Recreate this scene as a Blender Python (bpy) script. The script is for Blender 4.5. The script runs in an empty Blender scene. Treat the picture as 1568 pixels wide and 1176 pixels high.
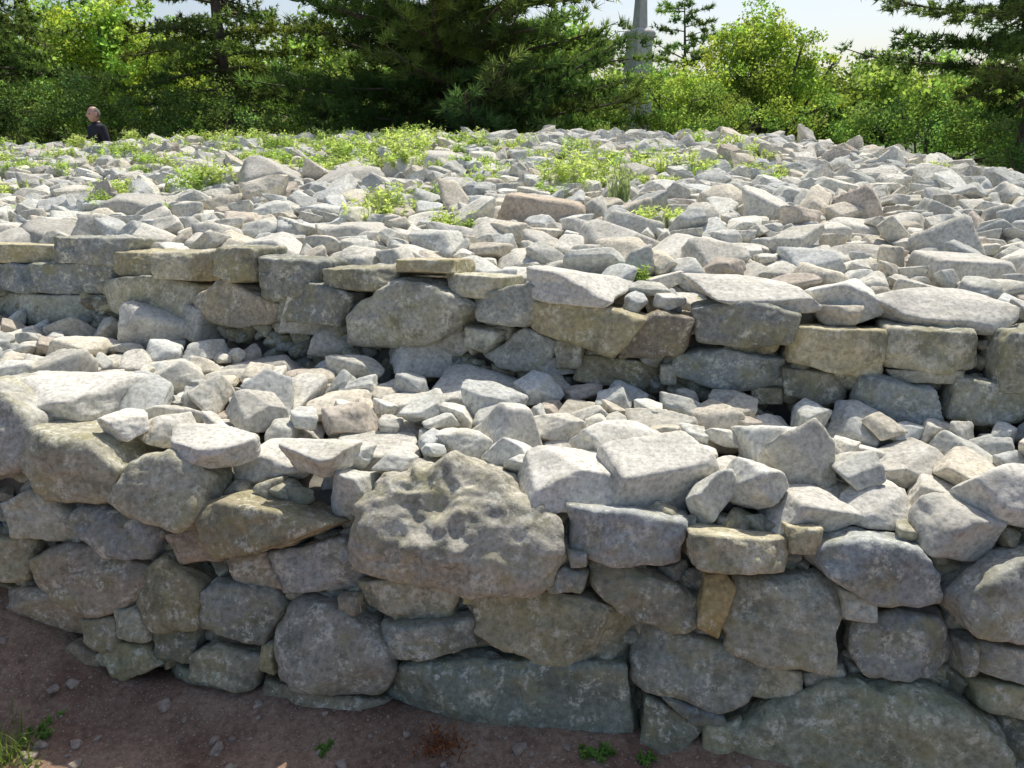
import bpy, bmesh, math, random, time
import numpy as np
from mathutils import Vector, Matrix
rng=np.random.default_rng(11); random.seed(5)
scene=bpy.context.scene
# ------------------------------------------------------------------ camera
PITCH=math.radians(18); FPX=1230.0; CZ=2.0
cam=bpy.data.cameras.new("camera"); camo=bpy.data.objects.new("camera",cam)
scene.collection.objects.link(camo); scene.camera=camo
camo.location=(0,0,CZ); camo.rotation_euler=(math.radians(90)-PITCH,0,0)
cam.sensor_width=36; cam.lens=FPX/1568*36; cam.clip_end=2000; cam.clip_start=0.05
# ------------------------------------------------------------------ survey helpers
def ray(px,py):
    f=np.array([0,math.cos(PITCH),-math.sin(PITCH)]); u=np.array([0,math.sin(PITCH),math.cos(PITCH)])
    return f+(px-784)/FPX*np.array([1.,0,0])-(py-588)/FPX*u
TS=np.arange(0.8,30,0.008)
def hit(px,py,g):
    d=ray(px,py); P=np.array([0,0,CZ])[None]+TS[:,None]*d[None]
    s=g(P)>0
    i=np.argmax(s) if s.any() else len(TS)-1
    return P[i]
def yb1(X): return 2.28-0.16*X
def yb2(X): return 3.62-0.32*X+0.02*X*X
def wall1(P): return P[:,1]-(yb1(P[:,0])+0.30*P[:,2])
def wall2(P): return P[:,1]-(yb2(P[:,0])+0.18*(P[:,2]-0.8))
def yedge(X): return 12.5-0.22*np.maximum(X-1,0)**2
def upper(X,Y):
    z=1.05+0.083*(Y-yb2(X))
    z=1.72-np.log1p(np.exp((1.72-z)*9))/9
    z=z-0.055*np.maximum(X-3,0)**2
    return z
def core(X,Y):
    X=np.asarray(X,float);Y=np.asarray(Y,float)
    w=np.clip((Y-yb1(X)-.2)/(yb2(X)-yb1(X)-.2),0,1)
    ter=0.62+0.08*w+.055*np.clip(-X,0,2.4)*(1-w)
    z1=(Y-yb1(X)-0.17)/0.30
    z2=(Y-yb2(X)-0.15)/0.18+0.75
    up=upper(X,Y)
    e=yedge(X)
    up=up-np.clip((Y-e)*1.0,0,3)
    z=np.minimum(ter,np.maximum(z1,-.3))
    z=np.where(Y>yb2(X)-.1,np.minimum(np.maximum(z,z2),np.maximum(up,-.3)),z)
    return z
def surfg(P): return core(P[:,0],P[:,1])+0.10-P[:,2]
# ------------------------------------------------------------------ noise
TAB=rng.random((32,32,32))*2-1
def vn(p):
    i=np.floor(p).astype(int); f=p-i; f=f*f*(3-2*f)
    a=i&31; b=(i+1)&31
    x0,y0,z0=a.T; x1,y1,z1=b.T; fx,fy,fz=f.T
    def L(u,v,t): return u+(v-u)*t
    return L(L(L(TAB[x0,y0,z0],TAB[x1,y0,z0],fx),L(TAB[x0,y1,z0],TAB[x1,y1,z0],fx),fy),
             L(L(TAB[x0,y0,z1],TAB[x1,y0,z1],fx),L(TAB[x0,y1,z1],TAB[x1,y1,z1],fx),fy),fz)
def fbm(p,o=4):
    s=0;a=1
    for k in range(o):
        s=s+a*vn(p*(2.03**k)+k*7.3); a*=.5
    return s
# ------------------------------------------------------------------ mesh accumulator
class Acc:
    def __init__(s): s.V=[];s.F=[];s.C=[];s.M=[];s.S=[];s.n=0
    def add(s,v,f,col,mat=0,smooth=True):
        v=np.asarray(v,np.float32); f=np.asarray(f,np.int32)
        s.V.append(v); s.F.append(f+s.n); s.n+=len(v)
        col=np.asarray(col,np.float32)
        if col.ndim==1: col=np.tile(col,(len(v),1))
        s.C.append(col); s.M.append(np.full(len(f),mat,np.int32)); s.S.append(np.full(len(f),smooth,bool))
    def build(s,name,mats,parent=None):
        V=np.concatenate(s.V);F=np.concatenate(s.F);C=np.concatenate(s.C)
        me=bpy.data.meshes.new(name)
        me.vertices.add(len(V)); me.vertices.foreach_set('co',V.ravel())
        me.loops.add(F.size); me.loops.foreach_set('vertex_index',F.ravel())
        me.polygons.add(len(F)); me.polygons.foreach_set('loop_start',np.arange(0,F.size,3,dtype=np.int32))
        for m in mats: me.materials.append(m)
        me.polygons.foreach_set('material_index',np.concatenate(s.M))
        me.update(calc_edges=True)
        me.polygons.foreach_set('use_smooth',np.concatenate(s.S))
        a=me.attributes.new('tint','FLOAT_COLOR','POINT'); a.data.foreach_set('color',C.ravel())
        ob=bpy.data.objects.new(name,me); scene.collection.objects.link(ob)
        if parent: ob.parent=parent
        return ob
def ico(k):
    bm=bmesh.new(); bmesh.ops.create_icosphere(bm,subdivisions=k,radius=1)
    v=np.array([x.co[:] for x in bm.verts]); f=np.array([[q.index for q in p.verts] for p in bm.faces]); bm.free()
    return v/np.linalg.norm(v,axis=1)[:,None],f
ICO={k:ico(k) for k in (2,3,4,5,6)}
def nrm(v): v=np.asarray(v,float); return v/np.sqrt((v*v).sum(-1,keepdims=True))
# ------------------------------------------------------------------ materials
def newmat(name):
    m=bpy.data.materials.new(name); m.use_nodes=True; nt=m.node_tree; nt.nodes.clear()
    out=nt.nodes.new('ShaderNodeOutputMaterial'); return m,nt,out
def N(nt,t,**k):
    n=nt.nodes.new(t)
    for a,b in k.items():
        if a in n.inputs: n.inputs[a].default_value=b
        else: setattr(n,a,b)
    return n
def mixc(nt,fac,a,b,mode='MIX'):
    n=nt.nodes.new('ShaderNodeMix'); n.data_type='RGBA'; n.blend_type=mode
    for i,x in ((0,fac),(6,a),(7,b)):
        if isinstance(x,bpy.types.NodeSocket): nt.links.new(x,n.inputs[i])
        elif i==0: n.inputs[0].default_value=x
        else: n.inputs[i].default_value=(*x,1) if len(x)==3 else x
    return n.outputs[2]
def ramp(nt,src,stops):
    r=nt.nodes.new('ShaderNodeValToRGB'); e=r.color_ramp.elements
    while len(e)<len(stops): e.new(0.5)
    for q,(p,c) in zip(e,stops):
        q.position=p; q.color=(c,c,c,1) if isinstance(c,(int,float)) else (*c,1)
    nt.links.new(src,r.inputs[0]); return r.outputs[0]
def stone_mat(name,lichen=.5,moss=.3,dark=0.0,rich=True,bright=1.0):
    m,nt,out=newmat(name); l=nt.links
    geo=N(nt,'ShaderNodeNewGeometry'); at=N(nt,'ShaderNodeAttribute',attribute_name='tint')
    mu=N(nt,'ShaderNodeMath',operation='MULTIPLY'); l.new(at.outputs['Alpha'],mu.inputs[0]); mu.inputs[1].default_value=37.
    va=N(nt,'ShaderNodeVectorMath',operation='ADD'); l.new(geo.outputs['Position'],va.inputs[0]); l.new(mu.outputs[0],va.inputs[1])
    def noise(sc,det=6,ro=.6):
        n=N(nt,'ShaderNodeTexNoise'); n.inputs['Scale'].default_value=sc; n.inputs['Detail'].default_value=det; n.inputs['Roughness'].default_value=ro
        l.new(va.outputs[0],n.inputs['Vector']); return n
    n1=noise(6.5,6,.74); sp=N(nt,'ShaderNodeSeparateColor'); l.new(n1.outputs['Color'],sp.inputs[0])
    n2=noise(50,4,.72).outputs['Fac']
    lo=.74 if rich else .84
    c=mixc(nt,1.0,at.outputs['Color'],ramp(nt,sp.outputs[0],[(.32,lo*bright),(.68,1.2*bright)]),'MULTIPLY')
    c=mixc(nt,1.0,c,ramp(nt,n2,[(.28,.55),(.5,1.0),(.72,1.32)]),'MULTIPLY')
    def sc_(src,stops,k):
        q=ramp(nt,src,stops); sm=N(nt,'ShaderNodeMath',operation='MULTIPLY'); l.new(q,sm.inputs[0]); sm.inputs[1].default_value=k; return sm.outputs[0]
    c=mixc(nt,sc_(sp.outputs[1],[(.48,0.0),(.66,1.0)],moss),c,(.35,.32,.14))
    c=mixc(nt,sc_(sp.outputs[2],[(.54,0.0),(.62,1.0)],.2+dark),c,(.12,.125,.09))
    if rich:
        la=ramp(nt,noise(13,5,.8).outputs['Fac'],[(.53,0.0),(.60,1.0)]); lb=ramp(nt,n2,[(.46,0.0),(.54,1.0)])
        lm=N(nt,'ShaderNodeMath',operation='MULTIPLY'); l.new(la,lm.inputs[0]); l.new(lb,lm.inputs[1])
        lm2=N(nt,'ShaderNodeMath',operation='MULTIPLY'); l.new(lm.outputs[0],lm2.inputs[0]); lm2.inputs[1].default_value=lichen
        c=mixc(nt,lm2.outputs[0],c,(.68,.67,.57))
    b=N(nt,'ShaderNodeBsdfDiffuse'); b.inputs['Roughness'].default_value=.1
    l.new(c,b.inputs['Color'])
    bp=N(nt,'ShaderNodeBump'); bp.inputs['Strength'].default_value=.65 if rich else .4; bp.inputs['Distance'].default_value=.005
    l.new(n2,bp.inputs['Height']); l.new(bp.outputs[0],b.inputs['Normal'])
    l.new(b.outputs[0],out.inputs[0]); return m
M_WALL=stone_mat('wall_stone',.75,.55,.28,True,1.16); M_RUB=stone_mat('rubble_stone',.3,.16,-.05,False,1.32)
def leaf_mat(name,trans=.45):
    m,nt,out=newmat(name); l=nt.links
    at=N(nt,'ShaderNodeAttribute',attribute_name='tint')
    d=N(nt,'ShaderNodeBsdfDiffuse'); t=N(nt,'ShaderNodeBsdfTranslucent')
    l.new(at.outputs['Color'],d.inputs[0])
    tc=mixc(nt,1.0,at.outputs['Color'],(1.45,1.5,.8),'MULTIPLY'); l.new(tc,t.inputs[0])
    a=N(nt,'ShaderNodeMixShader'); a.inputs[0].default_value=trans; l.new(d.outputs[0],a.inputs[1]); l.new(t.outputs[0],a.inputs[2])
    l.new(a.outputs[0],out.inputs[0]); return m
M_LEAF=leaf_mat('leaf',.5); M_NEEDLE=leaf_mat('needle',.42); M_WEED=leaf_mat('weed_leaf',.45)
def simple(name,col,rough=.8,sc=10,var=.25,bump=.3):
    m,nt,out=newmat(name); l=nt.links
    b=N(nt,'ShaderNodeBsdfPrincipled'); b.inputs['Roughness'].default_value=rough
    tc=N(nt,'ShaderNodeTexCoord'); n=N(nt,'ShaderNodeTexNoise'); n.inputs['Scale'].default_value=sc; n.inputs['Detail'].default_value=4
    l.new(tc.outputs['Object'],n.inputs['Vector'])
    c=mixc(nt,1.0,col,ramp(nt,n.outputs['Fac'],[(.3,1-var),(.7,1+var)]),'MULTIPLY'); l.new(c,b.inputs['Base Color'])
    bp=N(nt,'ShaderNodeBump'); bp.inputs['Strength'].default_value=bump; bp.inputs['Distance'].default_value=.01; l.new(n.outputs['Fac'],bp.inputs['Height']); l.new(bp.outputs[0],b.inputs['Normal'])
    l.new(b.outputs[0],out.inputs[0]); return m
M_BARK=simple('bark',(.12,.10,.075),.95,14,.5,.8)
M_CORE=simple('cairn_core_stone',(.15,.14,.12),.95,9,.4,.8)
# ------------------------------------------------------------------ stones
def tint(kind=0):
    if kind==0: # rubble: mostly pale grey
        b=rng.uniform(.80,1.12)
        base=[(.49,.47,.41),(.46,.455,.41),(.415,.42,.395),(.49,.45,.37),(.40,.355,.30)][rng.choice(5,p=[.36,.26,.22,.12,.04])]
    else:
        b=rng.uniform(.72,1.15)
        base=[(.41,.39,.305),(.385,.38,.315),(.345,.35,.315),(.425,.38,.26),(.36,.31,.245)][rng.choice(5,p=[.3,.25,.23,.15,.07])]
    return (base[0]*b,base[1]*b,base[2]*b,rng.random())
def hull2(p):
    p=sorted(map(tuple,p))
    def half(q):
        o=[]
        for a in q:
            while len(o)>1 and (o[-1][0]-o[-2][0])*(a[1]-o[-2][1])-(o[-1][1]-o[-2][1])*(a[0]-o[-2][0])<=0: o.pop()
            o.append(a)
        return o[:-1]
    return np.array(half(p)+half(p[::-1]))
def planar(dirs,Nn,H,p):
    q=np.maximum(dirs@Nn.T/H,0); r=(q**p).sum(1)**(-1/p); return dirs*r[:,None]
def wall_stone(acc,poly,g,db,batter,depth=.26,prot=0.,lod=5,p=34,tilt=0.,rough=.075,grow=1.0,col=None):
    P=np.array([hit(a,b,g) for a,b in poly]); c=P.mean(0)
    e=.01; ty=(db(c[0]+e)-db(c[0]-e))/(2*e)
    tx=nrm([1,ty,0]); up=np.array([0,batter,1.]); n=nrm(np.cross(tx,up)); up=nrm(np.cross(n,tx))
    L=P-c; h2=hull2(np.stack([L@tx,L@up],1))
    x,y=h2.T; x1=np.roll(x,-1);y1=np.roll(y,-1); cr=x*y1-x1*y; A=cr.sum()/2
    cc=np.array([((x+x1)*cr).sum(),((y+y1)*cr).sum()])/(6*A); h2=(h2-cc)*grow; c=c+tx*cc[0]+up*cc[1]
    hw=np.ptp(h2[:,0])/2; hh=np.ptp(h2[:,1])/2; hd=depth/2; size=math.sqrt(hw*hh)*2
    NN=[];HH=[]
    for i in range(len(h2)):
        a=h2[i]; b=h2[(i+1)%len(h2)]; t=b-a; nn=np.array([t[1],-t[0],rng.uniform(0,.12)*np.linalg.norm(t)]); nn=nrm(nn)
        NN.append(nn); HH.append(max(nn@np.array([a[0],a[1],hd]),.012))
    fn=nrm([rng.normal(0,.14),rng.normal(0,.12)+tilt,1]); NN.append(fn); HH.append(fn[2]*hd*1.02)
    for k in range(4):
        a=rng.uniform(0,6.28); q=rng.uniform(.25,.9); fn=nrm([math.cos(a)*q,math.sin(a)*q,1]); NN.append(fn)
        HH.append(fn@np.array([math.cos(a)*hw*rng.uniform(.35,.98),math.sin(a)*hh*rng.uniform(.35,.98),hd]))
    NN.append(np.array([0,0,-1.])); HH.append(hd)
    D,F=ICO[lod]; d=nrm(D*np.array([hw,hh,hd])); v=planar(d,np.array(NN),np.array(HH),p)
    o=rng.random(3)*30; s=rough*size
    w=v/size
    v=v+d*((fbm(w*2.0+o,5)*.45+(.35-np.abs(fbm(w*3.6+o+9,4)))*.6)*s+fbm(v*16+o,4)*.0065)[:,None]
    W=c-n*hd+n*(prot+rng.normal(0,.016)); W=W+v@np.stack([tx,up,n])
    col=list(col if col is not None else tint(1))
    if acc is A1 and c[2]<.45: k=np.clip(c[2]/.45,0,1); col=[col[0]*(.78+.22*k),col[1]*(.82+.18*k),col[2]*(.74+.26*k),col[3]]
    acc.add(W,F,col); return W
NV=36
UNIT=[]
def unit(NN,HH,pw,amp=.05):
    NN=nrm(np.array(NN,float));HH=np.array(HH,float); o=rng.random(3)*30; dd={}
    for k in (3,4,5):
        D,F=ICO[k]; v=planar(D,NN,HH,pw); v=v+D*(fbm(v*1.6+o,5 if k>3 else 2)*amp)[:,None]; dd[k]=v
    UNIT.append(dd)
for i in range(NV):
    NN=[];HH=[]
    for ax in range(3):
        for sg in (1,-1):
            q=rng.normal(0,.20,3); q[ax]=sg; NN.append(nrm(q)); HH.append(1.)
    for k in range(rng.integers(5,9)):
        q=nrm(rng.normal(0,1,3)); NN.append(q); HH.append(rng.uniform(.72,1.12))
    unit(NN,HH,rng.choice([18,28,42]),.06)
BOX,PYR,WEDGE=36,37,38
unit([(1,.1,.05),(-1,.05,.1),(.05,1,0),(0,-1,.12),(0,.05,1),(.1,0,-1),(1,-1,.9)],[1,1,1,1,1,1,1.45],40,.04)
unit([(1,0,.30),(-1,-.2,.55),(0,1,.5),(.35,-1,.42),(0,0,-1),(-.7,-.7,-.5),(.8,-.5,-.7),(.3,0,1)],[.74,.66,.7,.68,.9,.95,.9,1.0],26,.045)
unit([(1,0,.1),(-1,0,.2),(0,1,0),(0,-1,.35),(.45,.1,1),(0,0,-1),(-.6,-.3,1)],[1,1,1,.95,.75,1,.8],36,.05)
def rot(yaw,tilt,az,roll=0):
    return np.array(Matrix.Rotation(tilt,3,Vector((math.cos(az),math.sin(az),0)))@Matrix.Rotation(yaw,3,'Z')@Matrix.Rotation(roll,3,'X'))
# height grid
GX0,GY0,CS=-11.,2.0,.03; nx,ny=int(20/CS),int(12.5/CS)
gx=GX0+np.arange(nx)*CS; gy=GY0+np.arange(ny)*CS
HG=core(*np.meshgrid(gx,gy,indexing='ij')); HB=HG.copy(); OCC=np.zeros_like(HG,bool)
def cells(v):
    i=((v[:,0]-GX0)/CS+.5).astype(int); j=((v[:,1]-GY0)/CS+.5).astype(int)
    return np.clip(i,0,nx-1),np.clip(j,0,ny-1)
def stamp(v,occ=False):
    i,j=cells(v); np.maximum.at(HG,(i,j),v[:,2])
    if occ: OCC[i,j]=True
A1=Acc();A2=Acc()
W1=[ # outlines of the lower retaining wall stones
 ([(-70,590),(-10,600),(45,640),(42,715),(-70,740)],dict(depth=.4,col=(.42,.41,.36,.6))),
 ([(38,655),(150,672),(188,720),(172,770),(70,768),(33,700)],dict(depth=.42,prot=.05)),
 ([(165,765),(185,715),(260,690),(318,735),(316,785),(290,812),(215,795)],dict(depth=.36,tilt=.35,p=18,prot=.06)),
 ([(293,778),(345,762),(440,778),(510,800),(410,842),(335,852)],dict(depth=.34,prot=.06,tilt=.1)),
 ([(523,855),(548,750),(600,722),(700,712),(760,745),(865,800),(872,862),(810,907),(700,903),(560,888)],dict(depth=.40,lod=6,tilt=.50,prot=.10,p=15,rough=.13,col=(.41,.385,.32,.3))),
 ([(868,772),(870,842),(940,868),(1040,862),(1056,805),(960,782)],dict(depth=.34,prot=.03,col=(.35,.36,.345,.3))),
 ([(1056,812),(1060,862),(1090,873),(1200,878),(1212,828)],dict(depth=.36,prot=.03,col=(.46,.42,.30,.3))),
 ([(1208,808),(1212,850),(1258,852),(1262,812)],{}),
 ([(1238,845),(1270,885),(1340,927),(1442,925),(1442,880),(1415,840),(1330,822)],dict(prot=.05,depth=.34,col=(.34,.355,.34,.1))),
 ([(1453,910),(1480,965),(1620,995),(1620,850),(1520,862)],dict(depth=.36,prot=.05,col=(.38,.375,.33,.3))),
 ([(3,770),(18,822),(90,833),(105,790),(50,745)],{}),
 ([(95,800),(150,857),(225,860),(242,820),(215,785),(120,775)],dict(col=(.29,.30,.29,.7))),
 ([(28,862),(45,905),(130,947),(200,932),(227,872),(140,840),(80,835)],{}),
 ([(-70,815),(28,830),(26,892),(-70,902)],{}),
 ([(248,820),(270,867),(330,862),(337,830),(290,810)],dict(col=(.38,.32,.25,.2))),
 ([(345,852),(400,848),(425,905),(350,892)],dict(col=(.40,.34,.26,.6))),
 ([(398,850),(425,912),(540,914),(550,880),(520,828)],dict(col=(.35,.355,.34,.35))),
 ([(208,885),(203,932),(225,967),(300,967),(307,900),(250,850),(230,855)],{}),
 ([(305,910),(298,962),(400,992),(427,940),(410,903),(330,888)],{}),
 ([(543,893),(550,932),(600,957),(690,952),(707,898),(600,888)],{}),
 ([(705,900),(703,932),(728,935),(730,902)],dict(col=(.46,.42,.26,.3))),
 ([(868,842),(875,868),(898,866),(900,845)],{}),([(835,885),(842,905),(890,905),(897,880),(865,866)],dict(prot=.04)),
 ([(895,858),(905,902),(950,942),(1030,967),(1070,962),(1067,925),(1030,895),(960,870)],dict(prot=.02)),
 ([(1130,888),(1103,950),(1108,1002),(1200,1022),(1278,1030),(1292,905),(1240,890)],dict(prot=.02,col=(.38,.375,.30,.55))),
 ([(1080,883),(1066,962),(1100,980),(1127,900),(1110,880)],dict(col=(.42,.33,.17,.5))),
 ([(1290,905),(1292,948),(1340,950),(1342,915)],{}),
 ([(1310,958),(1303,1002),(1330,1038),(1440,1042),(1473,1002),(1452,953),(1380,938)],dict(col=(.30,.31,.29,.15))),
 ([(1466,980),(1468,1030),(1496,1032),(1494,982)],{}),
 ([(1488,988),(1495,1030),(1620,1062),(1620,998)],{}),
 ([(-60,900),(-60,970),(50,977),(112,982),(118,945),(60,912)],dict(col=(.40,.33,.26,.2))),
 ([(15,965),(15,1003),(60,1008),(82,985)],{}),
 ([(122,950),(125,985),(160,1015),(178,990),(172,945)],dict(col=(.37,.33,.26,.9))),
 ([(172,935),(178,978),(225,985),(226,965),(205,930)],{}),
 ([(163,985),(152,1012),(175,1050),(242,1022),(215,988)],dict(col=(.42,.38,.26,.6))),
 ([(60,1010),(105,988),(150,1012),(148,1055),(70,1048)],dict(col=(.36,.29,.23,.4))),
 ([(224,968),(228,1012),(285,1022),(300,968)],{}),
 ([(290,1003),(288,1042),(380,1058),(397,1010),(330,983)],dict(col=(.40,.37,.31,.6))),
 ([(395,992),(392,1030),(414,1040),(414,990)],dict(col=(.42,.37,.24,.7))),
 ([(430,935),(411,992),(425,1048),(500,1068),(580,1072),(603,1030),(587,975),(540,938),(460,918)],dict(p=18,prot=.03,tilt=.1,col=(.37,.345,.31,.2))),
 ([(582,960),(582,1012),(640,1014),(724,992),(720,953),(640,963)],{}),
 ([(720,910),(718,972),(770,1002),(860,1022),(960,1017),(993,980),(960,940),(900,918),(800,903)],dict(lod=6,prot=.02,col=(.39,.36,.26,.15))),
 ([(985,965),(963,1042),(990,1062),(1100,1094),(1142,1082),(1180,1030),(1130,998),(1040,973)],dict(col=(.34,.345,.30,.8))),
 ([(600,1022),(568,1102),(600,1118),(740,1125),(880,1130),(972,1150),(957,1018),(860,1024),(740,1003),(640,1014)],dict(lod=6,col=(.28,.30,.27,.8))),
 ([(1175,1020),(1148,1072),(1232,1087),(1230,1033)],{}),
 ([(400,1045),(388,1078),(440,1118),(560,1120),(590,1082),(480,1070)],{}),
 ([(240,1025),(225,1060),(390,1085),(395,1050),(290,1042)],{}),
 ([(990,1068),(978,1145),(1040,1155),(1082,1112)],{}),([(1010,1064),(1105,1095),(1120,1122),(1060,1112)],dict(col=(.25,.265,.275,.8))),
 ([(1230,1080),(1130,1112),(1128,1185),(1300,1215),(1540,1205),(1537,1130),(1470,1080),(1400,1043),(1260,1038)],dict(lod=6,prot=.03,p=18,rough=.10,col=(.38,.375,.30,.5))),
 ([(1490,1045),(1500,1085),(1620,1120),(1620,1060)],dict(col=(.43,.40,.29,.4))),([(1542,1100),(1545,1200),(1640,1220),(1640,1120)],{}),
 ([(1232,1035),(1240,1075),(1300,1040),(1296,1020)],{}),
 ([(1082,1112),(1070,1170),(1128,1190),(1135,1105)],{}),
 ([(515,915),(520,942),(545,944),(548,915)],{}),
]
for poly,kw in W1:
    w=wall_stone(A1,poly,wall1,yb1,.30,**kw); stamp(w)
W2=[
 ([(-60,402),(-60,442),(80,450),(155,445),(160,403)],dict(col=(.26,.28,.28,.4))),
 ([(148,428),(155,477),(270,500),(287,440),(240,423)],{}),([(278,460),(300,490),(370,502),(410,497),(422,470),(340,428)],{}),
 ([(425,450),(418,490),(520,502),(537,450),(460,430)],{}),([(-60,448),(-60,490),(60,497),(150,492),(140,455)],{}),
 ([(70,362),(75,402),(165,405),(172,365)],dict(prot=.03)),([(160,385),(165,422),(238,425),(242,388)],{}),([(236,388),(240,428),(288,430),(292,388)],dict(col=(.42,.39,.30,.2))),
 ([(320,378),(322,420),(345,432),(385,428),(388,380)],{}),([(383,392),(388,445),(410,462),(470,450),(485,400)],dict(prot=.04,p=18)),
 ([(490,412),(490,442),(590,446),(600,412)],{}),([(-60,372),(-60,402),(60,402),(62,376)],{}),
 ([(565,455),(530,480),(533,528),(620,535),(700,512),(728,470),(680,438),(600,430)],dict(lod=6,prot=.06,p=18,col=(.39,.38,.32,.3))),
 ([(600,398),(600,415),(690,418),(690,398)],{}),([(668,418),(700,455),(760,460),(765,425)],{}),
 ([(723,455),(728,492),(800,502),(850,462),(862,433),(780,438)],{}),
 ([(818,463),(812,502),(940,548),(990,490),(900,463)],dict(prot=.04)),([(955,505),(948,548),(1040,548),(1064,488),(1000,478)],{}),
 ([(738,545),(760,567),(840,572),(850,525),(800,503)],{}),([(848,522),(850,565),(888,566),(890,524)],{}),
 ([(885,545),(878,582),(960,602),(1012,590),(1000,563),(940,548)],{}),
 ([(710,500),(712,530),(740,540),(765,510)],{}),
 ([(1063,475),(1070,522),(1130,532),(1210,527),(1227,480),(1140,460)],dict(prot=.03,lod=5)),
 ([(1035,545),(1028,572),(1110,602),(1190,592),(1203,555),(1120,536)],dict(col=(.28,.30,.29,.4))),
 ([(1215,500),(1205,552),(1270,572),(1350,578),(1364,508)],dict(prot=.02)),([(1362,503),(1356,562),(1450,574),(1507,562),(1502,510)],dict(prot=.02)),
 ([(1200,565),(1200,605),(1260,625),(1300,615),(1300,578)],{}),([(1320,578),(1301,637),(1400,652),(1440,642),(1432,595)],dict(col=(.35,.37,.35,.4))),
 ([(1465,578),(1443,640),(1500,652),(1620,647),(1620,600)],{}),([(1545,508),(1526,562),(1530,600),(1620,600),(1620,505)],dict(prot=.04)),
 ([(1365,568),(1370,585),(1480,590),(1480,568)],{}),([(1010,560),(1012,590),(1035,592),(1035,562)],{}),([(1150,595),(1150,620),(1200,622),(1200,597)],{}),
]
for poly,kw in W2:
    kw=dict(kw); kw.setdefault('depth',.30); kw.setdefault('prot',rng.uniform(-.03,.03))
    w=wall_stone(A2,poly,wall2,yb2,.18,**kw); stamp(w)
def put(acc,var,lod,dims,R,c,col,smooth=True):
    v=(UNIT[var][lod]*dims)@R.T+c; acc.add(v,ICO[lod][1],col,0,smooth); return v
for k in range(900):
    X=rng.uniform(-2.9,2.3); z=rng.uniform(-.05,.70); s=rng.uniform(.03,.065)
    c=np.array([X,yb1(X)+.3*z+.12+rng.uniform(0,.05),z])
    put(A1,rng.integers(NV),4,np.array([s,s*.8,s*.65]),rot(rng.uniform(0,6.28),rng.normal(0,.5),rng.uniform(0,6.28)),c,tint(1))
for k in range(700):
    X=rng.uniform(-4.2,3.2); z=rng.uniform(.70,1.12); s=rng.uniform(.03,.07)
    c=np.array([X,yb2(X)+.18*(z-.8)+.11+rng.uniform(0,.05),z])
    put(A2,rng.integers(NV),3,np.array([s,s*.8,s*.65]),rot(rng.uniform(0,6.28),rng.normal(0,.5),rng.uniform(0,6.28)),c,tint(1))
def course(acc,f,bat,z0,z1,xa,xb,off):
    z=z0
    while z<z1:
        h=rng.uniform(.10,.17); x=xa
        while x<xb:
            w=rng.uniform(.16,.34); zc=z+h/2; c=np.array([x+w/2,f(x+w/2)+bat*(zc-off)+.11,zc])
            sl=math.atan((f(x+.01)-f(x-.01))/.02)
            v=put(acc,rng.integers(NV),4,np.array([w*.53,.13,h*.56]),rot(sl,rng.normal(0,.05),0),c,tint(1)); stamp(v)
            x+=w
        z+=h*.95
course(A1,yb1,.30,-.05,.75,-5.0,-2.45,0); course(A1,yb1,.30,-.05,.70,1.68,3.6,0)
course(A2,yb2,.18,.72,1.15,-6.0,-3.35,.8); course(A2,yb2,.18,.72,1.15,2.15,4.5,.8)
RUB=Acc()
def lodfor(Y,s):
    if Y<3.6 and s>.08: return 5
    if Y<6.5: return 4
    return 3
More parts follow.
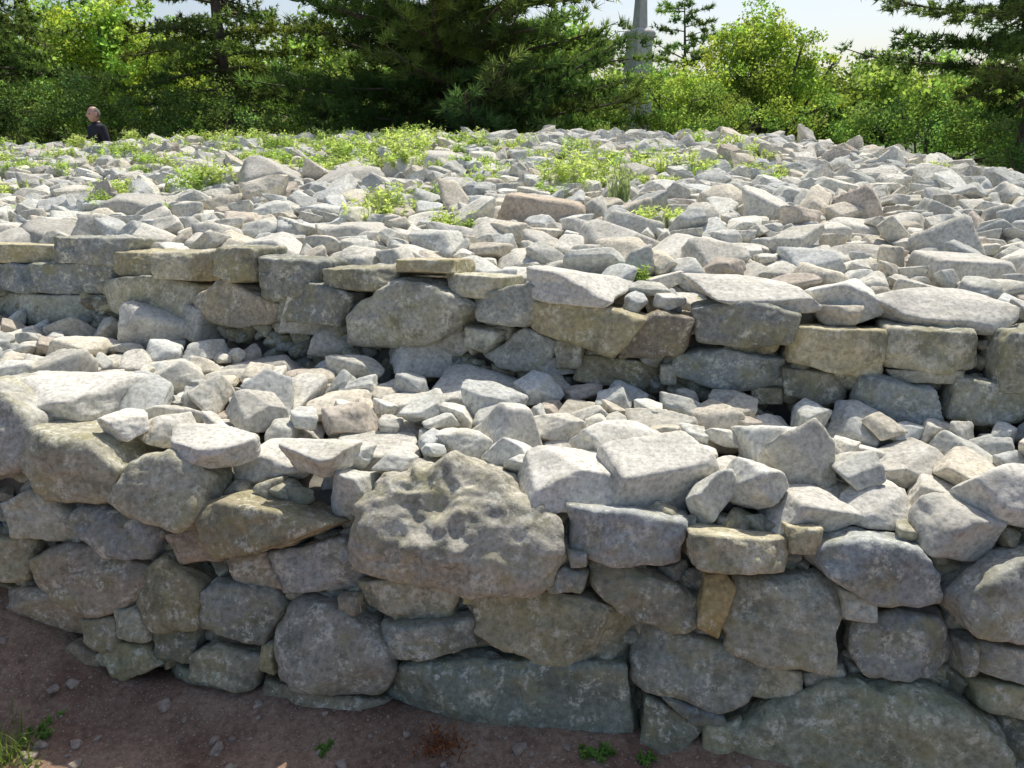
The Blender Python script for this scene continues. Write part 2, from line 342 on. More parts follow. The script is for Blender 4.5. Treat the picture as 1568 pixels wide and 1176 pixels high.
# individually recognisable boulders lying on the cairn: px,py,w,h,yaw,tilt,az,depthratio[,shape]
FE=[(778,690,122,150,.35,.08,.6,.75,PYR),(1000,742,150,95,.35,.36,.2,.6,BOX),(868,752,112,72,.2,.1,0,.8,WEDGE),(410,572,96,66,.2,.1,1,.9),(735,606,135,70,-.2,.15,.5,.8,WEDGE),
 (655,562,80,66,.3,.3,1,.8,WEDGE),(695,540,66,78,.2,.6,2,.6),(245,532,98,82,.3,.45,1,.8),(318,520,60,56,1,.4,2,.8,BOX),(470,505,52,70,.1,.4,1,.7,BOX),(520,545,66,50,.1,.2,1,.9),
 (575,685,120,56,.1,.1,1,.8,BOX),(435,690,110,56,-.3,.1,1,.8),(345,655,90,54,.1,.3,2,.8),(340,708,100,50,0,.05,1,.9),(900,700,130,60,.1,.12,1,.6,WEDGE),(945,705,95,64,.5,.3,2,.7),
 (1105,730,90,82,.3,.5,1,.8),(1240,770,100,60,0,.1,1,.9),(1345,775,100,58,0,.15,1,.8),(1465,755,110,54,-.4,.25,1.4,.6,BOX),(1290,690,95,66,.3,.3,2,.8),(1180,655,70,64,.5,.5,1,.8),
 (1000,635,70,56,.4,.4,1,.8,PYR),(1450,805,120,100,.3,.35,1,.8),(1540,800,100,100,.2,.3,1,.8),(545,790,60,74,.2,.5,1,.8),(1400,705,110,60,.1,.1,2,.8),
 (600,595,56,50,.1,.3,1,.8),(850,585,60,34,.1,.1,1,.8),(110,640,150,66,.1,.1,1,.9),(200,690,60,50,.1,.3,1,.9),(90,600,80,64,.3,.4,1,.8),(1110,600,60,50,.1,.5,2,.8),
 (1210,690,36,60,.1,.2,1,.8,BOX),(460,640,70,46,.2,.2,1,.8),(590,625,64,40,.2,.2,1,.8),(1160,700,56,56,.3,.3,1,.8),(1340,730,64,44,.1,.2,1,.8),(400,650,64,48,.7,.5,1,.8,WEDGE),(160,560,90,44,.1,.2,1,.8),(60,560,80,44,.3,.2,1,.8),
 (555,367,92,60,.05,.12,1,.8),(830,345,112,80,-.1,.2,1.4,.7,BOX),(745,345,62,64,.2,.3,1,.8),(950,385,104,74,.5,.3,1,.7,WEDGE),(1082,395,180,64,.12,.12,1.5,.7),(690,262,84,60,.2,.15,1,.8),
 (540,287,94,48,.05,.1,1,.8),(1230,405,110,62,.2,.1,1,.8),(1150,435,80,62,.2,.3,1,.8),(1465,432,112,90,.1,.12,1,.8,BOX),(1430,488,150,60,.1,.1,1,.8),(215,330,90,60,.2,.3,1,.8),
 (115,370,110,50,.1,.15,1,.8),(420,290,80,60,.4,.5,1,.7,WEDGE),(945,315,60,76,.4,.8,1,.4),(990,310,36,70,.1,1.2,1.7,.4),(700,370,80,54,.2,.5,2,.7),(840,385,60,54,.1,.3,1,.8),(620,275,60,54,.1,.4,2,.8),
 (1300,350,100,44,.1,.15,1.5,.8),(1300,365,80,40,.3,.1,1.5,.8),(770,315,60,44,.1,.3,2,.8),(650,375,70,44,.1,.3,2,.8),(60,300,40,60,.2,.8,.6,.5),(240,355,60,64,.5,.5,1,.7),(900,370,70,68,.6,.6,2,.7),
 (1040,455,90,46,.1,.1,1,.8),(1250,435,80,50,.1,.3,1,.8),(1330,395,100,50,.1,.2,1,.8),(1150,480,140,44,0,.08,1,.8),(880,470,130,48,-.2,.15,1.5,.8),(430,395,90,70,-.5,.35,1.5,.7,WEDGE),(30,380,90,50,.2,.2,1,.8),(300,380,60,46,.3,.3,1,.8)]
for fe in FE:
    px,py,w,h,yaw,tl,az,dr=fe[:8]
    P=hit(px,py,surfg); D=P[1]*math.cos(PITCH)+(CZ-P[2])*math.sin(PITCH); w=w*D/FPX; h=h*D/FPX*.75
    dm=np.array([w/2,w*dr/2,h/2])*1.10; R=rot(yaw,tl*.7,az); var=fe[8] if len(fe)>8 else rng.integers(NV); pts=(UNIT[var][3]*dm)@R.T
    z=P[2]; i,j=cells(pts+P); b=np.percentile(HG[i,j],50)-pts[:,2].min()*0.8
    P[2]=np.clip(b,z-.05,z+.10)
    col=list(tint(0)); m0=sum(col[:3])/3
    if w>.16: col=[m0*1.05,m0*1.01,m0*.90,col[3]]
    if (px,py)==(830,345): col=(.40,.34,.27,.4)
    v=put(RUB,var,5 if P[1]<4.2 else 4,dm,R,P,col); stamp(v,True)
def drop(X,Y,s,lod,lim=.15):
    var=rng.integers(NV)
    a=rng.uniform(.58,.95); b=rng.uniform(.40,.80)
    dm=np.array([s,s*a,s*b]); R=rot(rng.uniform(0,6.28),rng.normal(0,.45),rng.uniform(0,6.28))
    v=(UNIT[var][3]*dm)@R.T
    i,j=cells(v+np.array([X,Y,0])); low=v[:,2]<0
    z=np.percentile(HG[i[low],j[low]]-v[low,2],60)
    if z+s*b*.5>HB[i[0],j[0]]+lim+s*.45: return 0
    c=np.array([X,Y,z]); v3=v+c; put(RUB,var,lod,dm,R,c,tint(0),lod>3)
    np.maximum.at(HG,(i[~low],j[~low]),v3[~low,2]); return dm[0]*dm[1]*3.2
def region(sampler,area,cover,smin,smax,K=6,maxn=9000,pw=1.7):
    tot=0;n=0;fails=0
    while tot<area*cover and n<maxn and fails<3000:
        best=None
        for k in range(K):
            X,Y=sampler()
            i=int((X-GX0)/CS);j=int((Y-GY0)/CS)
            if not(0<=i<nx and 0<=j<ny) or OCC[i,j]: continue
            q=HG[i,j]-HB[i,j]
            if best is None or q<best[0]: best=(q,X,Y)
        if best is None: fails+=1; continue
        s=smin+(smax-smin)*rng.random()**pw
        r=drop(best[1],best[2],s,lodfor(best[2],s))
        if r==0: fails+=1
        else: tot+=r; n+=1
def s_ter():
    X=rng.uniform(-4.2,3.1); a=yb1(X)+.38; b=yb2(X)+.03; return X,a+(b-a)*rng.random()
region(s_ter,7.5*1.2,2.5,.05,.135,pw=1.5)
def s_up(Ya,Yb):
    def f():
        while True:
            Y=rng.uniform(Ya,Yb); X=rng.uniform(-.72*Y-.8,.72*Y+.8)
            if Y>yb2(X)+.22 and Y<yedge(X)+.35 and X<7.5: return X,Y
    return f
region(s_up(2.6,5.2),14,1.9,.055,.17,pw=1.5)
region(s_up(5.2,7.6),20,1.7,.06,.17,pw=1.5)
region(s_up(7.6,12.8),70,1.35,.065,.16,K=4)
RUB.build('cairn_rubble_stones',[M_RUB])
A1.build('dry_stone_wall',[M_WALL]); A2.build('dry_stone_wall',[M_WALL])
def grid(name,xs,ys,zf,mat):
    X,Y=np.meshgrid(xs,ys,indexing='ij'); Z=zf(X,Y); n,m=X.shape
    V=np.stack([X.ravel(),Y.ravel(),Z.ravel()],1); q=(np.arange(n-1)[:,None]*m+np.arange(m-1)[None]).ravel()
    F=np.concatenate([np.stack([q,q+m,q+m+1],1),np.stack([q,q+m+1,q+1],1)])
    a=Acc(); a.add(V,F,(1,1,1,1)); return a.build(name,[mat])
def corez(X,Y): return core(X,Y)+.012*vn(np.stack([X.ravel()*6,Y.ravel()*6,X.ravel()*0],1)).reshape(X.shape)
grid('cairn_core',np.arange(-14,9.5,.06),np.arange(1.2,16.5,.05),corez,M_CORE)
# ------------------------------------------------------------------ ground
def groundz(X,Y):
    p=np.stack([X.ravel(),Y.ravel(),0*X.ravel()],1)
    n=(fbm(p*1.3,3)*.018+fbm(p*7+3,3)*.010).reshape(X.shape)
    far=(vn(p*.08)*.5).reshape(X.shape)*np.clip((Y-30)/40,0,1)
    t=np.clip((Y-10)/4.5,0,1); t=t*t*(3-2*t)
    d=np.clip(Y-yb1(X)+.34,0,.5)*np.clip((-1.5-X)*1.3,0,1.1)*.95*(Y<8)
    foot=.05*np.exp(-((Y-yb1(X)-.02)/.12)**2)*(Y<8)
    return n+far+.55*t+d+foot-.045
xs=np.concatenate([-np.geomspace(600,5,36),np.arange(-4.6,4.0,.04),np.geomspace(4.4,600,36)])
ys=np.concatenate([-np.geomspace(300,1.2,20),np.arange(-1,1.2,.2),np.arange(1.3,4,.03),np.arange(4.2,20,.3),np.geomspace(21,900,36)])
m,nt,out=newmat('ground_soil_and_grass'); l=nt.links
geo=N(nt,'ShaderNodeNewGeometry'); 
def gn(sc,d=4,r=.6):
    n=N(nt,'ShaderNodeTexNoise'); n.inputs['Scale'].default_value=sc; n.inputs['Detail'].default_value=d; n.inputs['Roughness'].default_value=r
    l.new(geo.outputs['Position'],n.inputs['Vector']); return n.outputs['Fac']
c=mixc(nt,ramp(nt,gn(3.0,5,.7),[(.40,0.),(.60,1.)]),(.215,.125,.085),(.35,.24,.165))
g45=gn(45,6,.75)
c=mixc(nt,1.,c,ramp(nt,g45,[(.3,.5),(.7,1.4)]),'MULTIPLY')
c=mixc(nt,ramp(nt,gn(120,1),[(.66,0.),(.70,1.)]),c,(.42,.38,.32))
sx=N(nt,'ShaderNodeSeparateXYZ'); l.new(geo.outputs['Position'],sx.inputs[0])
mr=N(nt,'ShaderNodeMapRange'); l.new(sx.outputs[1],mr.inputs[0]); mr.inputs[1].default_value=9; mr.inputs[2].default_value=12
gr=mixc(nt,gn(1.5),(.05,.08,.02),(.09,.12,.035))
c=mixc(nt,mr.outputs[0],c,gr)
b=N(nt,'ShaderNodeBsdfPrincipled'); b.inputs['Roughness'].default_value=.95; l.new(c,b.inputs['Base Color'])
bp=N(nt,'ShaderNodeBump'); bp.inputs['Strength'].default_value=.7; bp.inputs['Distance'].default_value=.012; l.new(g45,bp.inputs['Height']); l.new(bp.outputs[0],b.inputs['Normal'])
l.new(b.outputs[0],out.inputs[0]); M_GROUND=m
grid('ground',xs,ys,groundz,M_GROUND)
PB=Acc()
for k in range(320):
    X=rng.uniform(-3,2.2); Y=yb1(X)-abs(rng.normal(0,.26)); s=.004+.022*rng.random()**4
    z=float(groundz(np.array([[X]]),np.array([[Y]]))[0,0])
    put(PB,rng.integers(NV),3,np.array([s,s*.8,s*.6]),rot(rng.uniform(0,6),rng.normal(0,.4),1),np.array([X,Y,z+s*.1]),(.28,.23,.19,rng.random()))
PB.build('ground_pebbles',[M_RUB])
# ------------------------------------------------------------------ foliage
def tube(pts,rad,sides=7):
    pts=np.asarray(pts,float); n=len(pts); V=[]
    for i in range(n):
        t=nrm(pts[min(i+1,n-1)]-pts[max(i-1,0)]); a=np.cross(t,[0,0,1.]); 
        if np.linalg.norm(a)<.05: a=np.array([1.,0,0])
        a=nrm(a); b=np.cross(t,a)
        for k in range(sides):
            q=2*math.pi*k/sides; V.append(pts[i]+rad[i]*(math.cos(q)*a+math.sin(q)*b))
    F=[]
    for i in range(n-1):
        for k in range(sides):
            a=i*sides+k;b=i*sides+(k+1)%sides; F+= [(a,b,b+sides),(a,b+sides,a+sides)]
    return np.array(V),np.array(F)
def leaves(acc,C,size,col,mat,flat=0.0,asp=.6,var=.25):
    n=len(C); d=rng.normal(0,1,(n,3)); d[:,2]*=(1-flat); d=nrm(d); r=nrm(np.cross(d,rng.normal(0,1,(n,3))))
    s=(size*rng.uniform(.6,1.3,n))[:,None]
    a=C-d*s*.5; b=C+r*s*asp*.5; c=C+d*s*.5; e=C-r*s*asp*.5
    V=np.stack([a,b,c,e],1).reshape(-1,3); q=np.arange(n)*4
    F=np.concatenate([np.stack([q,q+1,q+2],1),np.stack([q,q+2,q+3],1)])
    col=np.asarray(col,float); 
    if col.ndim==1: col=np.tile(col,(n,1))
    k=rng.uniform(1-var,1+var,(n,1)); cc=np.concatenate([col*k,np.ones((n,1))],1)
    acc.add(V,F,np.repeat(cc,4,0),mat,False)
def needles(acc,C,D,length,m,col,mat,spread=.7,width=.016):
    n=len(C); C=np.repeat(C,m,0); D=np.repeat(D,m,0); d=nrm(D+rng.normal(0,spread,D.shape)); L=(length*rng.uniform(.6,1.15,len(C)))[:,None]
    r=nrm(np.cross(d,rng.normal(0,1,d.shape)))*width
    V=np.stack([C-r,C+r,C+d*L],1).reshape(-1,3); F=np.arange(len(C)*3).reshape(-1,3)
    col=np.repeat(col,m,0); cc=np.concatenate([col,np.ones((len(col),1))],1); acc.add(V,F,np.repeat(cc,3,0),mat,False)
def W(px,py,Y):
    d=ray(px,py); t=Y/d[1]; return np.array([0,0,CZ])+t*d
def gz(X,Y): return float(groundz(np.array([[X]]),np.array([[Y]]))[0,0])
def conifer(name,X,Y,H,R,z0,nl,col,elev=.1,droop=.25,tl=.22,tn=12,tuft_per_m=10,tr=.22,width=.016,spread=.7,sidelen=.8,power=.8,seed=0,hb=1.6,up=.35):
    a=Acc(); g=gz(X,Y); n=14
    z=np.linspace(0,H,n); P=np.stack([X+.12*np.sin(z*.7+seed),Y+.1*np.cos(z*.5+seed),g-.1+z],1); v,f=tube(P,tr*(1-z/H*.93)+.01,9); a.add(v,f,(1,1,1,1),1)
    C=[];D=[];K=[]
    for i in range(nl):
        u=(i+rng.random())/nl; h=z0+(H-z0)*u**hb; az=rng.uniform(0,2*math.pi)
        L=R*(1-(h-z0)/(H-z0+.3))**power*rng.uniform(.65,1.15)+.15
        e=elev+rng.normal(0,.12); k=np.linspace(0,1,8); dirh=np.array([math.cos(az),math.sin(az),0])
        wob=np.array([-dirh[1],dirh[0],0])
        p=np.array([X,Y,g+h])+dirh*(k*L)[:,None]+np.array([0,0,1.])*((math.tan(e)*k-droop*k*k+.12*k**4)*L)[:,None]+wob*(np.sin(k*3+i)*.06*L)[:,None]
        v,f=tube(p,(.012+.011*L)*(1-k*.85),5); a.add(v,f,(1,1,1,1),1)
        cl=col*rng.uniform(.6,1.55)*np.array([rng.uniform(.85,1.25),1,rng.uniform(.8,1.1)])
        ns=max(3,int(L*5.0))
        for s in range(ns):
            t=.12+.88*(s+rng.random())/ns; q=t*7; i0=min(int(q),6); o=p[i0]+(p[i0+1]-p[i0])*(q-i0)
            sd=rng.choice([-1,1]); dd=nrm(dirh*rng.uniform(.3,1)+wob*sd*rng.uniform(.5,1.1)+np.array([0,0,rng.uniform(-.15,.35)]))
            sl=sidelen*(1.1-t*.6)*rng.uniform(.5,1.1)*min(1,L/2.5+.3); o2=o+dd*sl+np.array([0,0,-.12*sl])
            v,f=tube([o,o2],[.008,.003],3); a.add(v,f,(1,1,1,1),1)
            m=max(3,int(sl*tuft_per_m)); tt=rng.random(m)**.8
            C.append(o+(o2-o)*tt[:,None]+rng.normal(0,.04,(m,3))); D.append(np.tile(nrm(dd+[0,0,up]),(m,1))); K.append(np.tile(cl*rng.uniform(.8,1.2),(m,1)))
    needles(a,np.concatenate(C),np.concatenate(D),tl,tn,np.concatenate(K),0,spread,width)
    return a.build(name,[M_NEEDLE,M_BARK])
def bush(name,X,Y,blobs,col,size=.08,dens=900,trunk=True,mat=None,tr=.08,var=.3,build=True,acc=None):
    a=acc or Acc(); g=gz(X,Y)
    if trunk:
        v,f=tube([[X,Y,g-.1],[X+.05,Y,g+.6],[X,Y,g+1.2]],[tr,tr*.8,tr*.6],8); a.add(v,f,(1,1,1,1),1)
    for (bx,by,bz,br) in blobs:
        c=np.array([bx,by,bz])
        if trunk:
            s=np.array([X,Y,g+rng.uniform(.3,1.1)]); md=(s+c)/2+rng.normal(0,.12,3); v,f=tube([s,md,c,c+rng.normal(0,br*.4,3)],[tr*.5,tr*.35,tr*.18,.006],5); a.add(v,f,(1,1,1,1),1)
        ns=max(6,int(10*br*br)+5)
        d=nrm(rng.normal(0,1,(ns,3))); sc=c+d*br*rng.uniform(.3,1.0,(ns,1)); sr=br*rng.uniform(.22,.5,ns)
        for q,r in zip(sc,sr):
            n=int(dens*r*r)+14; dd=nrm(rng.normal(0,1,(n,3))); pp=q+dd*(r*rng.random((n,1))**.45)*np.array([1.1,1.1,.8])
            cl=col*rng.uniform(.6,1.5)*np.array([rng.uniform(.85,1.25),1,rng.uniform(.7,1.1)])
            leaves(a,pp,size,cl,0,.2,.65,var)
    if build and acc is None: return a.build(name,[mat or M_LEAF,M_BARK])
    return a
G_DARK=np.array([.105,.17,.07]); G_PINE=np.array([.12,.19,.07]); G_MID=np.array([.21,.31,.11]); G_LIGHT=np.array([.29,.40,.12])
p=W(705,200,17.0); conifer('pine_tree',p[0],17.0,7.5,3.85,.6,175,G_PINE,elev=.2,droop=.16,tl=.22,tn=11,tuft_per_m=18,tr=.24,power=.36,width=.012,spread=.6,seed=1,hb=1.25,up=.7)
p=W(360,200,18.5); conifer('larch_tree',p[0],18.5,8,2.8,.8,90,G_MID*.68,elev=.12,droop=.32,tl=.12,tn=12,tuft_per_m=22,tr=.17,spread=1.0,width=.013,seed=2,power=.45,hb=1.2)
p=W(20,200,17.5); conifer('cedar_tree',p[0]-.6,17.5,7.5,2.9,.9,80,G_DARK*1.1,elev=.05,droop=.3,tl=.13,tn=12,tuft_per_m=20,tr=.2,spread=.9,width=.014,seed=3,power=.45,hb=1.2)
p=W(1560,200,14.5); conifer('cedar_tree',p[0]+.3,14.5,6.0,3.2,1.8,70,G_DARK*.95,elev=.10,droop=.15,tl=.12,tn=12,tuft_per_m=25,tr=.2,spread=.9,width=.012,seed=4,power=.4,hb=1.0)
p=W(1045,100,33); conifer('cedar_tree',p[0],33,5.9,1.7,3.4,18,G_DARK*1.5,elev=.1,droop=.1,tl=.2,tn=12,tuft_per_m=12,tr=.12,spread=.9,width=.022,seed=6,power=.35,hb=1)
def blobsat(lst,Y,dy=1.0):
    o=[]
    for (px,py,r) in lst:
        y=Y+rng.uniform(-dy,dy); q=W(px,py,y); o.append((q[0],q[1],q[2],r*y/FPX))
    return o
b=blobsat([(110,60,60),(150,40,60),(190,80,60),(140,110,60),(210,130,60),(90,120,50),(170,160,50),(230,60,50),(170,15,40),(120,160,45),(260,110,50),(60,50,40),(110,30,40)],21.5)
bush('deciduous_tree',W(160,200,22)[0],22,b,G_LIGHT,.10,900,tr=.12)
b=blobsat([(1120,90,55),(1170,60,55),(1210,85,60),(1150,110,70),(1250,98,42),(1230,130,60),(1090,125,50),(1060,150,55),(1180,160,70),(1110,170,60),(1270,160,30),(1190,38,26),(1130,62,22),(1230,65,24),(1275,98,22),(1155,46,20)],22)
bush('deciduous_tree',W(1160,200,22)[0],22,b,G_LIGHT*.95,.085,1200,tr=.14)
b=blobsat([(960,165,50),(1010,145,50),(1060,155,50),(1110,168,50),(930,190,40),(990,190,45),(1060,200,45),(1130,205,45),(1180,190,50),(1220,210,45),(900,200,35),(1160,165,45),(985,120,32)],16.5,.6)
bush('laurel_bush',W(1050,200,16.5)[0],16.5,b,G_MID*1.05,.055,1900,tr=.06)
b=blobsat([(1290,205,46),(1340,190,55),(1400,200,60),(1460,210,60),(1520,215,60),(1570,220,60),(1330,230,45),(1420,240,40),(1500,245,45),(1560,250,50),(1380,160,36),(1440,165,36)],15.5,.8)
bush('laurel_bush',W(1420,220,15.5)[0],15.5,b,G_DARK*1.6,.06,1600,tr=.06)
b=blobsat([(1520,262,30),(1550,250,40),(1580,230,60),(1600,260,60),(1560,200,40)],12.5,.5)
bush('laurel_bush',W(1590,250,12.5)[0],12.5,b,G_DARK*1.2,.05,1700,tr=.05)
a=Acc()
lst=[(x,rng.uniform(150,185),rng.uniform(32,52)) for x in range(-150,900,20)]
for q in blobsat(lst,16.2,.8): bush('',q[0],q[1],[q],G_DARK*rng.uniform(.8,1.8),.055,1200,trunk=True,tr=.03,acc=a)
a.build('hedge_undergrowth',[M_LEAF,M_BARK])
a=Acc()
for k in range(300):
    x=rng.uniform(-350,1950); top=75+25*math.sin(x*.021) if x<500 else (55 if x<900 else (140 if x<1340 else 130))
    y=rng.uniform(top,200); yy=rng.uniform(26,38); q=W(x,y,yy)
    bush('',q[0],q[1],[(q[0],q[1],q[2],rng.uniform(.9,1.5))],G_MID*rng.uniform(.5,1.3),.18,130,trunk=(k%3==0),tr=.1,acc=a)
a.build('distant_trees',[M_LEAF,M_BARK])
# ------------------------------------------------------------------ weeds on the cairn
def weed(acc,X,Y,z,h,n,col,ls=.05):
    for k in range(n):
        az=rng.uniform(0,6.28); lean=rng.uniform(.1,.7); L=h*rng.uniform(.6,1.1)
        t=np.linspace(0,1,6); dirh=np.array([math.cos(az),math.sin(az),0]); p=np.array([X,Y,z])+rng.normal(0,h*.40,3)*[1,1,0]+dirh*(t**1.5*L*lean)[:,None]+np.array([0,0,1.])*(t*L*(1-.25*t*lean))[:,None]
        v,f=tube(p,np.linspace(.004,.0015,6),3); c=col*rng.uniform(.75,1.25); acc.add(v,f,(*c,1),0)
        m=18; tt=rng.uniform(.15,1,m)*4.99; i=tt.astype(int); C=p[i]+(p[i+1]-p[i])*(tt-i)[:,None]
        side=rng.normal(0,1,(m,3)); side=nrm(side*[1,1,.4]); C=C+side*ls*.45
        d=side; r=nrm(np.cross(d,[0,0,1.])+rng.normal(0,.3,(m,3)))*ls*.22; s=d*ls*.55*rng.uniform(.7,1.3,(m,1))
        V=np.stack([C-s,C+r,C+s,C-r],1).reshape(-1,3); q=np.arange(m)*4; F=np.concatenate([np.stack([q,q+1,q+2],1),np.stack([q,q+2,q+3],1)])
        cc=np.concatenate([np.tile(c,(m,1))*rng.uniform(.8,1.25,(m,1)),np.ones((m,1))],1); acc.add(V,F,np.repeat(cc,4,0),0,False)
a=Acc(); WC=np.array([.40,.51,.18]); WY=np.array([.52,.59,.27])
pl=[(300,290,24),(330,285,22),(310,270,18),(185,305,20),(160,322,16),(200,290,16),(580,330,26),(600,322,20),(690,345,22),(715,352,16),(650,300,20),(640,320,12),(860,282,28),(890,272,26),(920,262,22),(840,300,16),(1000,348,18),(1030,345,16),(965,425,13),(988,425,9),(1046,435,8),
    (520,245,24),(545,240,22),(620,240,24),(640,232,18),(600,228,20),(880,240,20),(1000,262,20),(1050,262,24),(1080,270,16),(1100,262,14),(970,262,14),(440,225,16),(400,222,14),(700,225,14),(760,270,14),(20,295,18),(8,270,14),(55,320,12),(250,330,10),(475,265,14),(390,500,8),(745,568,7),(535,455,5),(1310,205,14),(1150,232,14),(1440,262,12),(690,200,24),(1180,250,12),(1220,262,10)]
for k in range(190): pl.append((rng.uniform(0,740),207+62*rng.random()**1.2,rng.uniform(7,15)))
for k in range(75): pl.append((rng.uniform(720,1180),220+65*rng.random(),rng.uniform(7,14)))
for (px,py,s) in pl:
    P=hit(px,py+s*.3,lambda P:core(P[:,0],P[:,1])+0.13-P[:,2])
    if P[1]>13.2: continue
    i,j=cells(P[None]); i=i[0];j=j[0]; P[2]=np.median(HG[max(i-2,0):i+3,max(j-2,0):j+3])-.06
    D=P[1]; h=s*1.9*D/FPX; weed(a,P[0],P[1],P[2],h,int(8+s*.6),WC if rng.random()<.5 else WY,.022+h*.12)
a.build('weed_plants',[M_WEED])
def blades(acc,X,Y,z,h,n,col,w=.004,lean=.5,spread=.05):
    for k in range(n):
        az=rng.uniform(0,6.28); L=h*rng.uniform(.5,1.1); le=rng.uniform(.1,1)*lean; t=np.linspace(0,1,6); dirh=np.array([math.cos(az),math.sin(az),0]); sd=np.array([-dirh[1],dirh[0],0])
        p=np.array([X,Y,z])+rng.normal(0,spread,3)*[1,1,0]+dirh*(t**2*L*le)[:,None]+np.array([0,0,1.])*(t*L*(1-.4*t*le))[:,None]
        ww=(w*(1-t**2*.95))[:,None]; V=np.concatenate([p-sd*ww,p+sd*ww]); F=[]
        for i in range(5): F+=[(i,i+1,i+7),(i,i+7,i+6)]
        acc.add(V,F,(*(col*rng.uniform(.7,1.3)),1),0,False)
a=Acc(); P=hit(945,325,surfg); i,j=cells(P[None]); blades(a,P[0],P[1],HG[i[0],j[0]]-.03,.36,60,np.array([.30,.36,.22]),.007,.9,.04); a.build('grass_tuft',[M_WEED])
def ghit(px,py): return hit(px,py,lambda P:(groundz(P[:,0],P[:,1])-P[:,2]))
a=Acc()
for (px,py,n,h) in ((20,1150,30,.12),(55,1130,14,.09),(0,1175,40,.14),(40,1172,26,.1),(5,1120,16,.1)):
    P=ghit(px,py); blades(a,P[0],P[1],P[2]-.01,h,n,np.array([.20,.27,.08]),.003,1.0,.03)
a.build('grass_tuft',[M_WEED])
a=Acc()
for (px,py,s) in ((62,1125,.05),(925,1158,.035),(985,1160,.03),(500,1150,.03),(900,1155,.03)):
    P=ghit(px,py); weed(a,P[0],P[1],P[2]-.005,s,8,np.array([.18,.33,.08]),.018)
a.build('small_weed',[M_WEED])
a=Acc()
for k in range(26):
    P=ghit(675+rng.normal(0,14),1150+rng.normal(0,8)); az=rng.uniform(0,6.28); L=rng.uniform(.05,.13); d=np.array([math.cos(az)*.7,math.sin(az)*.7,1.0]); e=P+d*L*.7
    v,f=tube([P-[0,0,.01],P+d*L*.4+rng.normal(0,.01,3),e+rng.normal(0,.012,3)],[.0022,.0016,.0008],4); a.add(v,f,(.30,.12,.07,1),0)
    leaves(a,P+d*(L*rng.uniform(.2,.8,(9,1)))+rng.normal(0,.012,(9,3)),.016,(.32,.15,.08),0)
a.build('dried_dock_plant',[M_WEED])
# ------------------------------------------------------------------ stone pillar beyond the trees
M_PIL=simple('pale_granite',(.68,.66,.60),.85,6,.15,.4)
emp=bpy.data.objects.new('stone_pillar',None); scene.collection.objects.link(emp)
q=W(979,60,20); emp.location=(q[0],20,gz(q[0],20))
def part(name,prof,parent,mat):
    bm=bmesh.new(); rings=[]
    for (z,w) in prof: rings.append([bm.verts.new((sx*w,sy*w,z)) for sx,sy in ((-1,-1),(1,-1),(1,1),(-1,1))])
    for A,B in zip(rings,rings[1:]):
        for k in range(4): bm.faces.new((A[k],A[(k+1)%4],B[(k+1)%4],B[k]))
    bm.faces.new(rings[0][::-1]); bm.faces.new(rings[-1]); bmesh.ops.bevel(bm,geom=bm.edges[:],offset=.012,segments=2,affect='EDGES')
    me=bpy.data.meshes.new(name); bm.to_mesh(me); bm.free(); me.materials.append(mat); o=bpy.data.objects.new(name,me); scene.collection.objects.link(o); o.parent=parent
part('shaft',[(0,.30),(2.4,.25),(3.35,.21)],emp,M_PIL); part('cap',[(3.353,.25),(3.43,.27),(3.49,.25),(3.56,.16)],emp,M_PIL); part('finial',[(3.563,.13),(4.0,.11),(4.3,.10),(4.4,.13),(4.5,.02)],emp,M_PIL)
emp.rotation_euler=(0,0,math.radians(28))
# ------------------------------------------------------------------ man standing behind the cairn
def skin(name,verts,edges,rad,root,sub=2):
    me=bpy.data.meshes.new(name); me.from_pydata(verts,edges,[]); o=bpy.data.objects.new(name,me); scene.collection.objects.link(o)
    md=o.modifiers.new('s','SKIN'); md.use_smooth_shade=True
    for i,r in enumerate(rad):
        r=r if isinstance(r,tuple) else (r,r); me.skin_vertices[0].data[i].radius=r; me.skin_vertices[0].data[i].use_root=(i==root)
    s=o.modifiers.new('u','SUBSURF'); s.levels=sub
    bpy.context.view_layer.update(); dg=bpy.context.evaluated_depsgraph_get(); m2=bpy.data.meshes.new_from_object(o.evaluated_get(dg))
    o.modifiers.clear(); o.data=m2; bpy.data.meshes.remove(me); return o
M_SKIN=simple('skin',(.55,.33,.26),.55,20,.08,.1); M_SHIRT=simple('dark_shirt',(.018,.020,.030),.9,40,.2,.3); M_TROU=simple('trousers',(.06,.065,.08),.9,40,.2,.3); M_HAIR=simple('grey_hair',(.20,.17,.15),.9,60,.3,.5); M_SHOE=simple('shoe',(.03,.025,.02),.7,20,.2,.2); M_EYE=simple('eye',(.05,.04,.03),.3,20,.1,.0)
man=bpy.data.objects.new('man',None); scene.collection.objects.link(man)
q=W(146,180,13.5); man.location=(q[0],13.5,gz(q[0],13.5)+.03); man.rotation_euler=(0,0,math.radians(-38))
V=[(0,0,.97),(0,0,1.14),(0,0,1.35),(0,.01,1.50),(0,-.005,1.585)]; R=[(.15,.11),(.145,.105),(.18,.12),(.105,.085),(.064,.064)]; E=[(0,1),(1,2),(2,3),(3,4)]
for s in (-1,1):
    b0=len(V); V+=[(s*.185,0,1.455),(s*.245,.02,1.16),(s*.245,-.05,.93)]; R+=[.080,.052,.031]; E+=[(2,b0),(b0,b0+1),(b0+1,b0+2)]
    b0=len(V); V+=[(s*.095,0,.86),(s*.10,-.015,.49),(s*.105,.03,.10),(s*.125,-.13,.045)]; R+=[.098,.063,.045,.042]; E+=[(0,b0),(b0,b0+1),(b0+1,b0+2),(b0+2,b0+3)]
body=skin('body',V,E,R,0); body.parent=man
me=body.data; me.materials.clear(); [me.materials.append(x) for x in (M_SHIRT,M_TROU,M_SKIN,M_SHOE)]
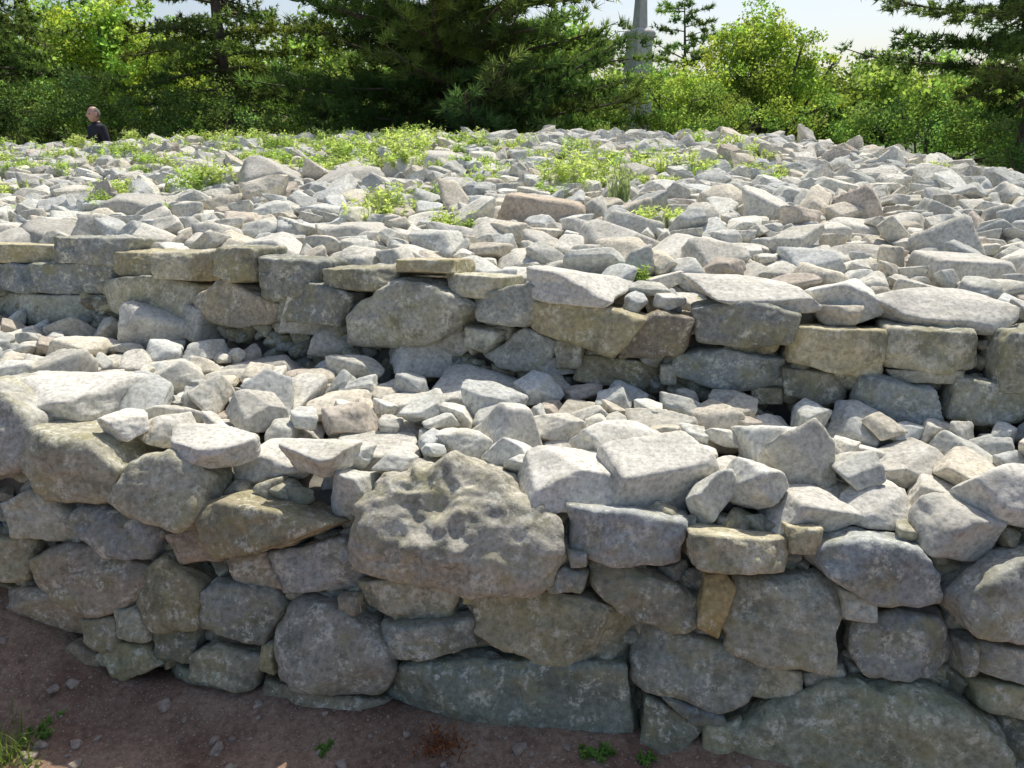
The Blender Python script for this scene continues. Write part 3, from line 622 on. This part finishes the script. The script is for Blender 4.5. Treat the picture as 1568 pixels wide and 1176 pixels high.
for p in me.polygons:
    c=p.center; p.material_index=3 if c.z<.09 else (2 if c.z>1.56 or (abs(c.x)>.19 and c.z<1.2) else (1 if c.z<.96 else 0)); p.use_smooth=True
for s in (-1,1):
    V=[(s*.245,-.05,.93),(s*.243,-.06,.88),(s*.242,-.065,.85)];R=[(.022,.026),(.016,.036),(.014,.038)];E=[(0,1),(1,2)]
    for k,(dy,L) in enumerate(((-.03,.070),(-.011,.080),(.009,.074),(.027,.058))):
        b0=len(V); V+=[(s*.240,-.065+dy,.835),(s*.234,-.068+dy,.835-L*.5),(s*.224,-.072+dy,.835-L)]; R+=[.009,.0085,.0075]; E+=[(2,b0),(b0,b0+1),(b0+1,b0+2)]
    b0=len(V); V+=[(s*.232,-.095,.875),(s*.224,-.115,.845),(s*.218,-.118,.82)]; R+=[.011,.010,.008]; E+=[(1,b0),(b0,b0+1),(b0+1,b0+2)]
    h=skin('hand',V,E,R,0); h.parent=man; h.data.materials.clear(); h.data.materials.append(M_SKIN)
D,F=ICO[5]; v=D*np.array([.077,.097,.118]); x,y,z=v.T
v[:,0]*=np.where(z<-.02,1+(z+.02)*3.2,1); v[:,1]+=np.where(z<0,z*.12,0)
fr=y<0
nose=np.exp(-((x/.013)**2+((z+.012)/.026)**2))*fr; v[:,1]-=.028*nose
for sx in (-1,1): v[:,1]+=.010*np.exp(-(((x-sx*.032)/.017)**2+((z-.012)/.014)**2))*fr; v[:,1]-=.006*np.exp(-(((x-sx*.03)/.02)**2+((z-.036)/.008)**2))*fr
v[:,1]+=.006*np.exp(-((x/.025)**2+((z+.052)/.004)**2))*fr; v[:,1]-=.008*np.exp(-((x/.022)**2+((z+.092)/.016)**2))*fr
hp=np.zeros(3)+[0,-.02,1.670]
a=Acc(); a.add(v+hp,F,(1,1,1,1),0)
hair=(D[:,1]>-.1)&(D[:,2]>-.35)&(D[:,2]<.80); fm=hair[F].all(1); hv=v*1.045+hp; a.add(hv,F[fm],(1,1,1,1),1)
for sx in (-1,1):
    e=ICO[3][0]*np.array([.010,.018,.032])+[sx*.078,.0,.0]+hp; a.add(e,ICO[3][1],(1,1,1,1),0)
    e=ICO[3][0]*.010+[sx*.032,-.082,.012]+hp; a.add(e,ICO[3][1],(1,1,1,1),2)
hd=a.build('head',[M_SKIN,M_HAIR,M_EYE],parent=man)
# ------------------------------------------------------------------ light
SA,SE=math.radians(24),math.radians(56)
w=bpy.data.worlds.new("World"); scene.world=w; w.use_nodes=True; nt=w.node_tree
sky=nt.nodes.new('ShaderNodeTexSky'); sky.sky_type='NISHITA'; sky.sun_disc=False; sky.sun_elevation=SE; sky.sun_rotation=SA; sky.dust_density=2.4; sky.air_density=.9; sky.ozone_density=.6
nt.links.new(sky.outputs[0],nt.nodes['Background'].inputs[0]); nt.nodes['Background'].inputs[1].default_value=.14
sl=bpy.data.lights.new('sun','SUN'); so=bpy.data.objects.new('sun',sl); scene.collection.objects.link(so)
S=Vector((math.sin(SA)*math.cos(SE),math.cos(SA)*math.cos(SE),math.sin(SE))); so.rotation_euler=S.to_track_quat('Z','Y').to_euler(); so.location=S*30
sl.energy=5; sl.angle=math.radians(.5); sl.color=(1,.955,.86)
scene.view_settings.view_transform='Standard'; scene.view_settings.look='None'; scene.view_settings.exposure=0
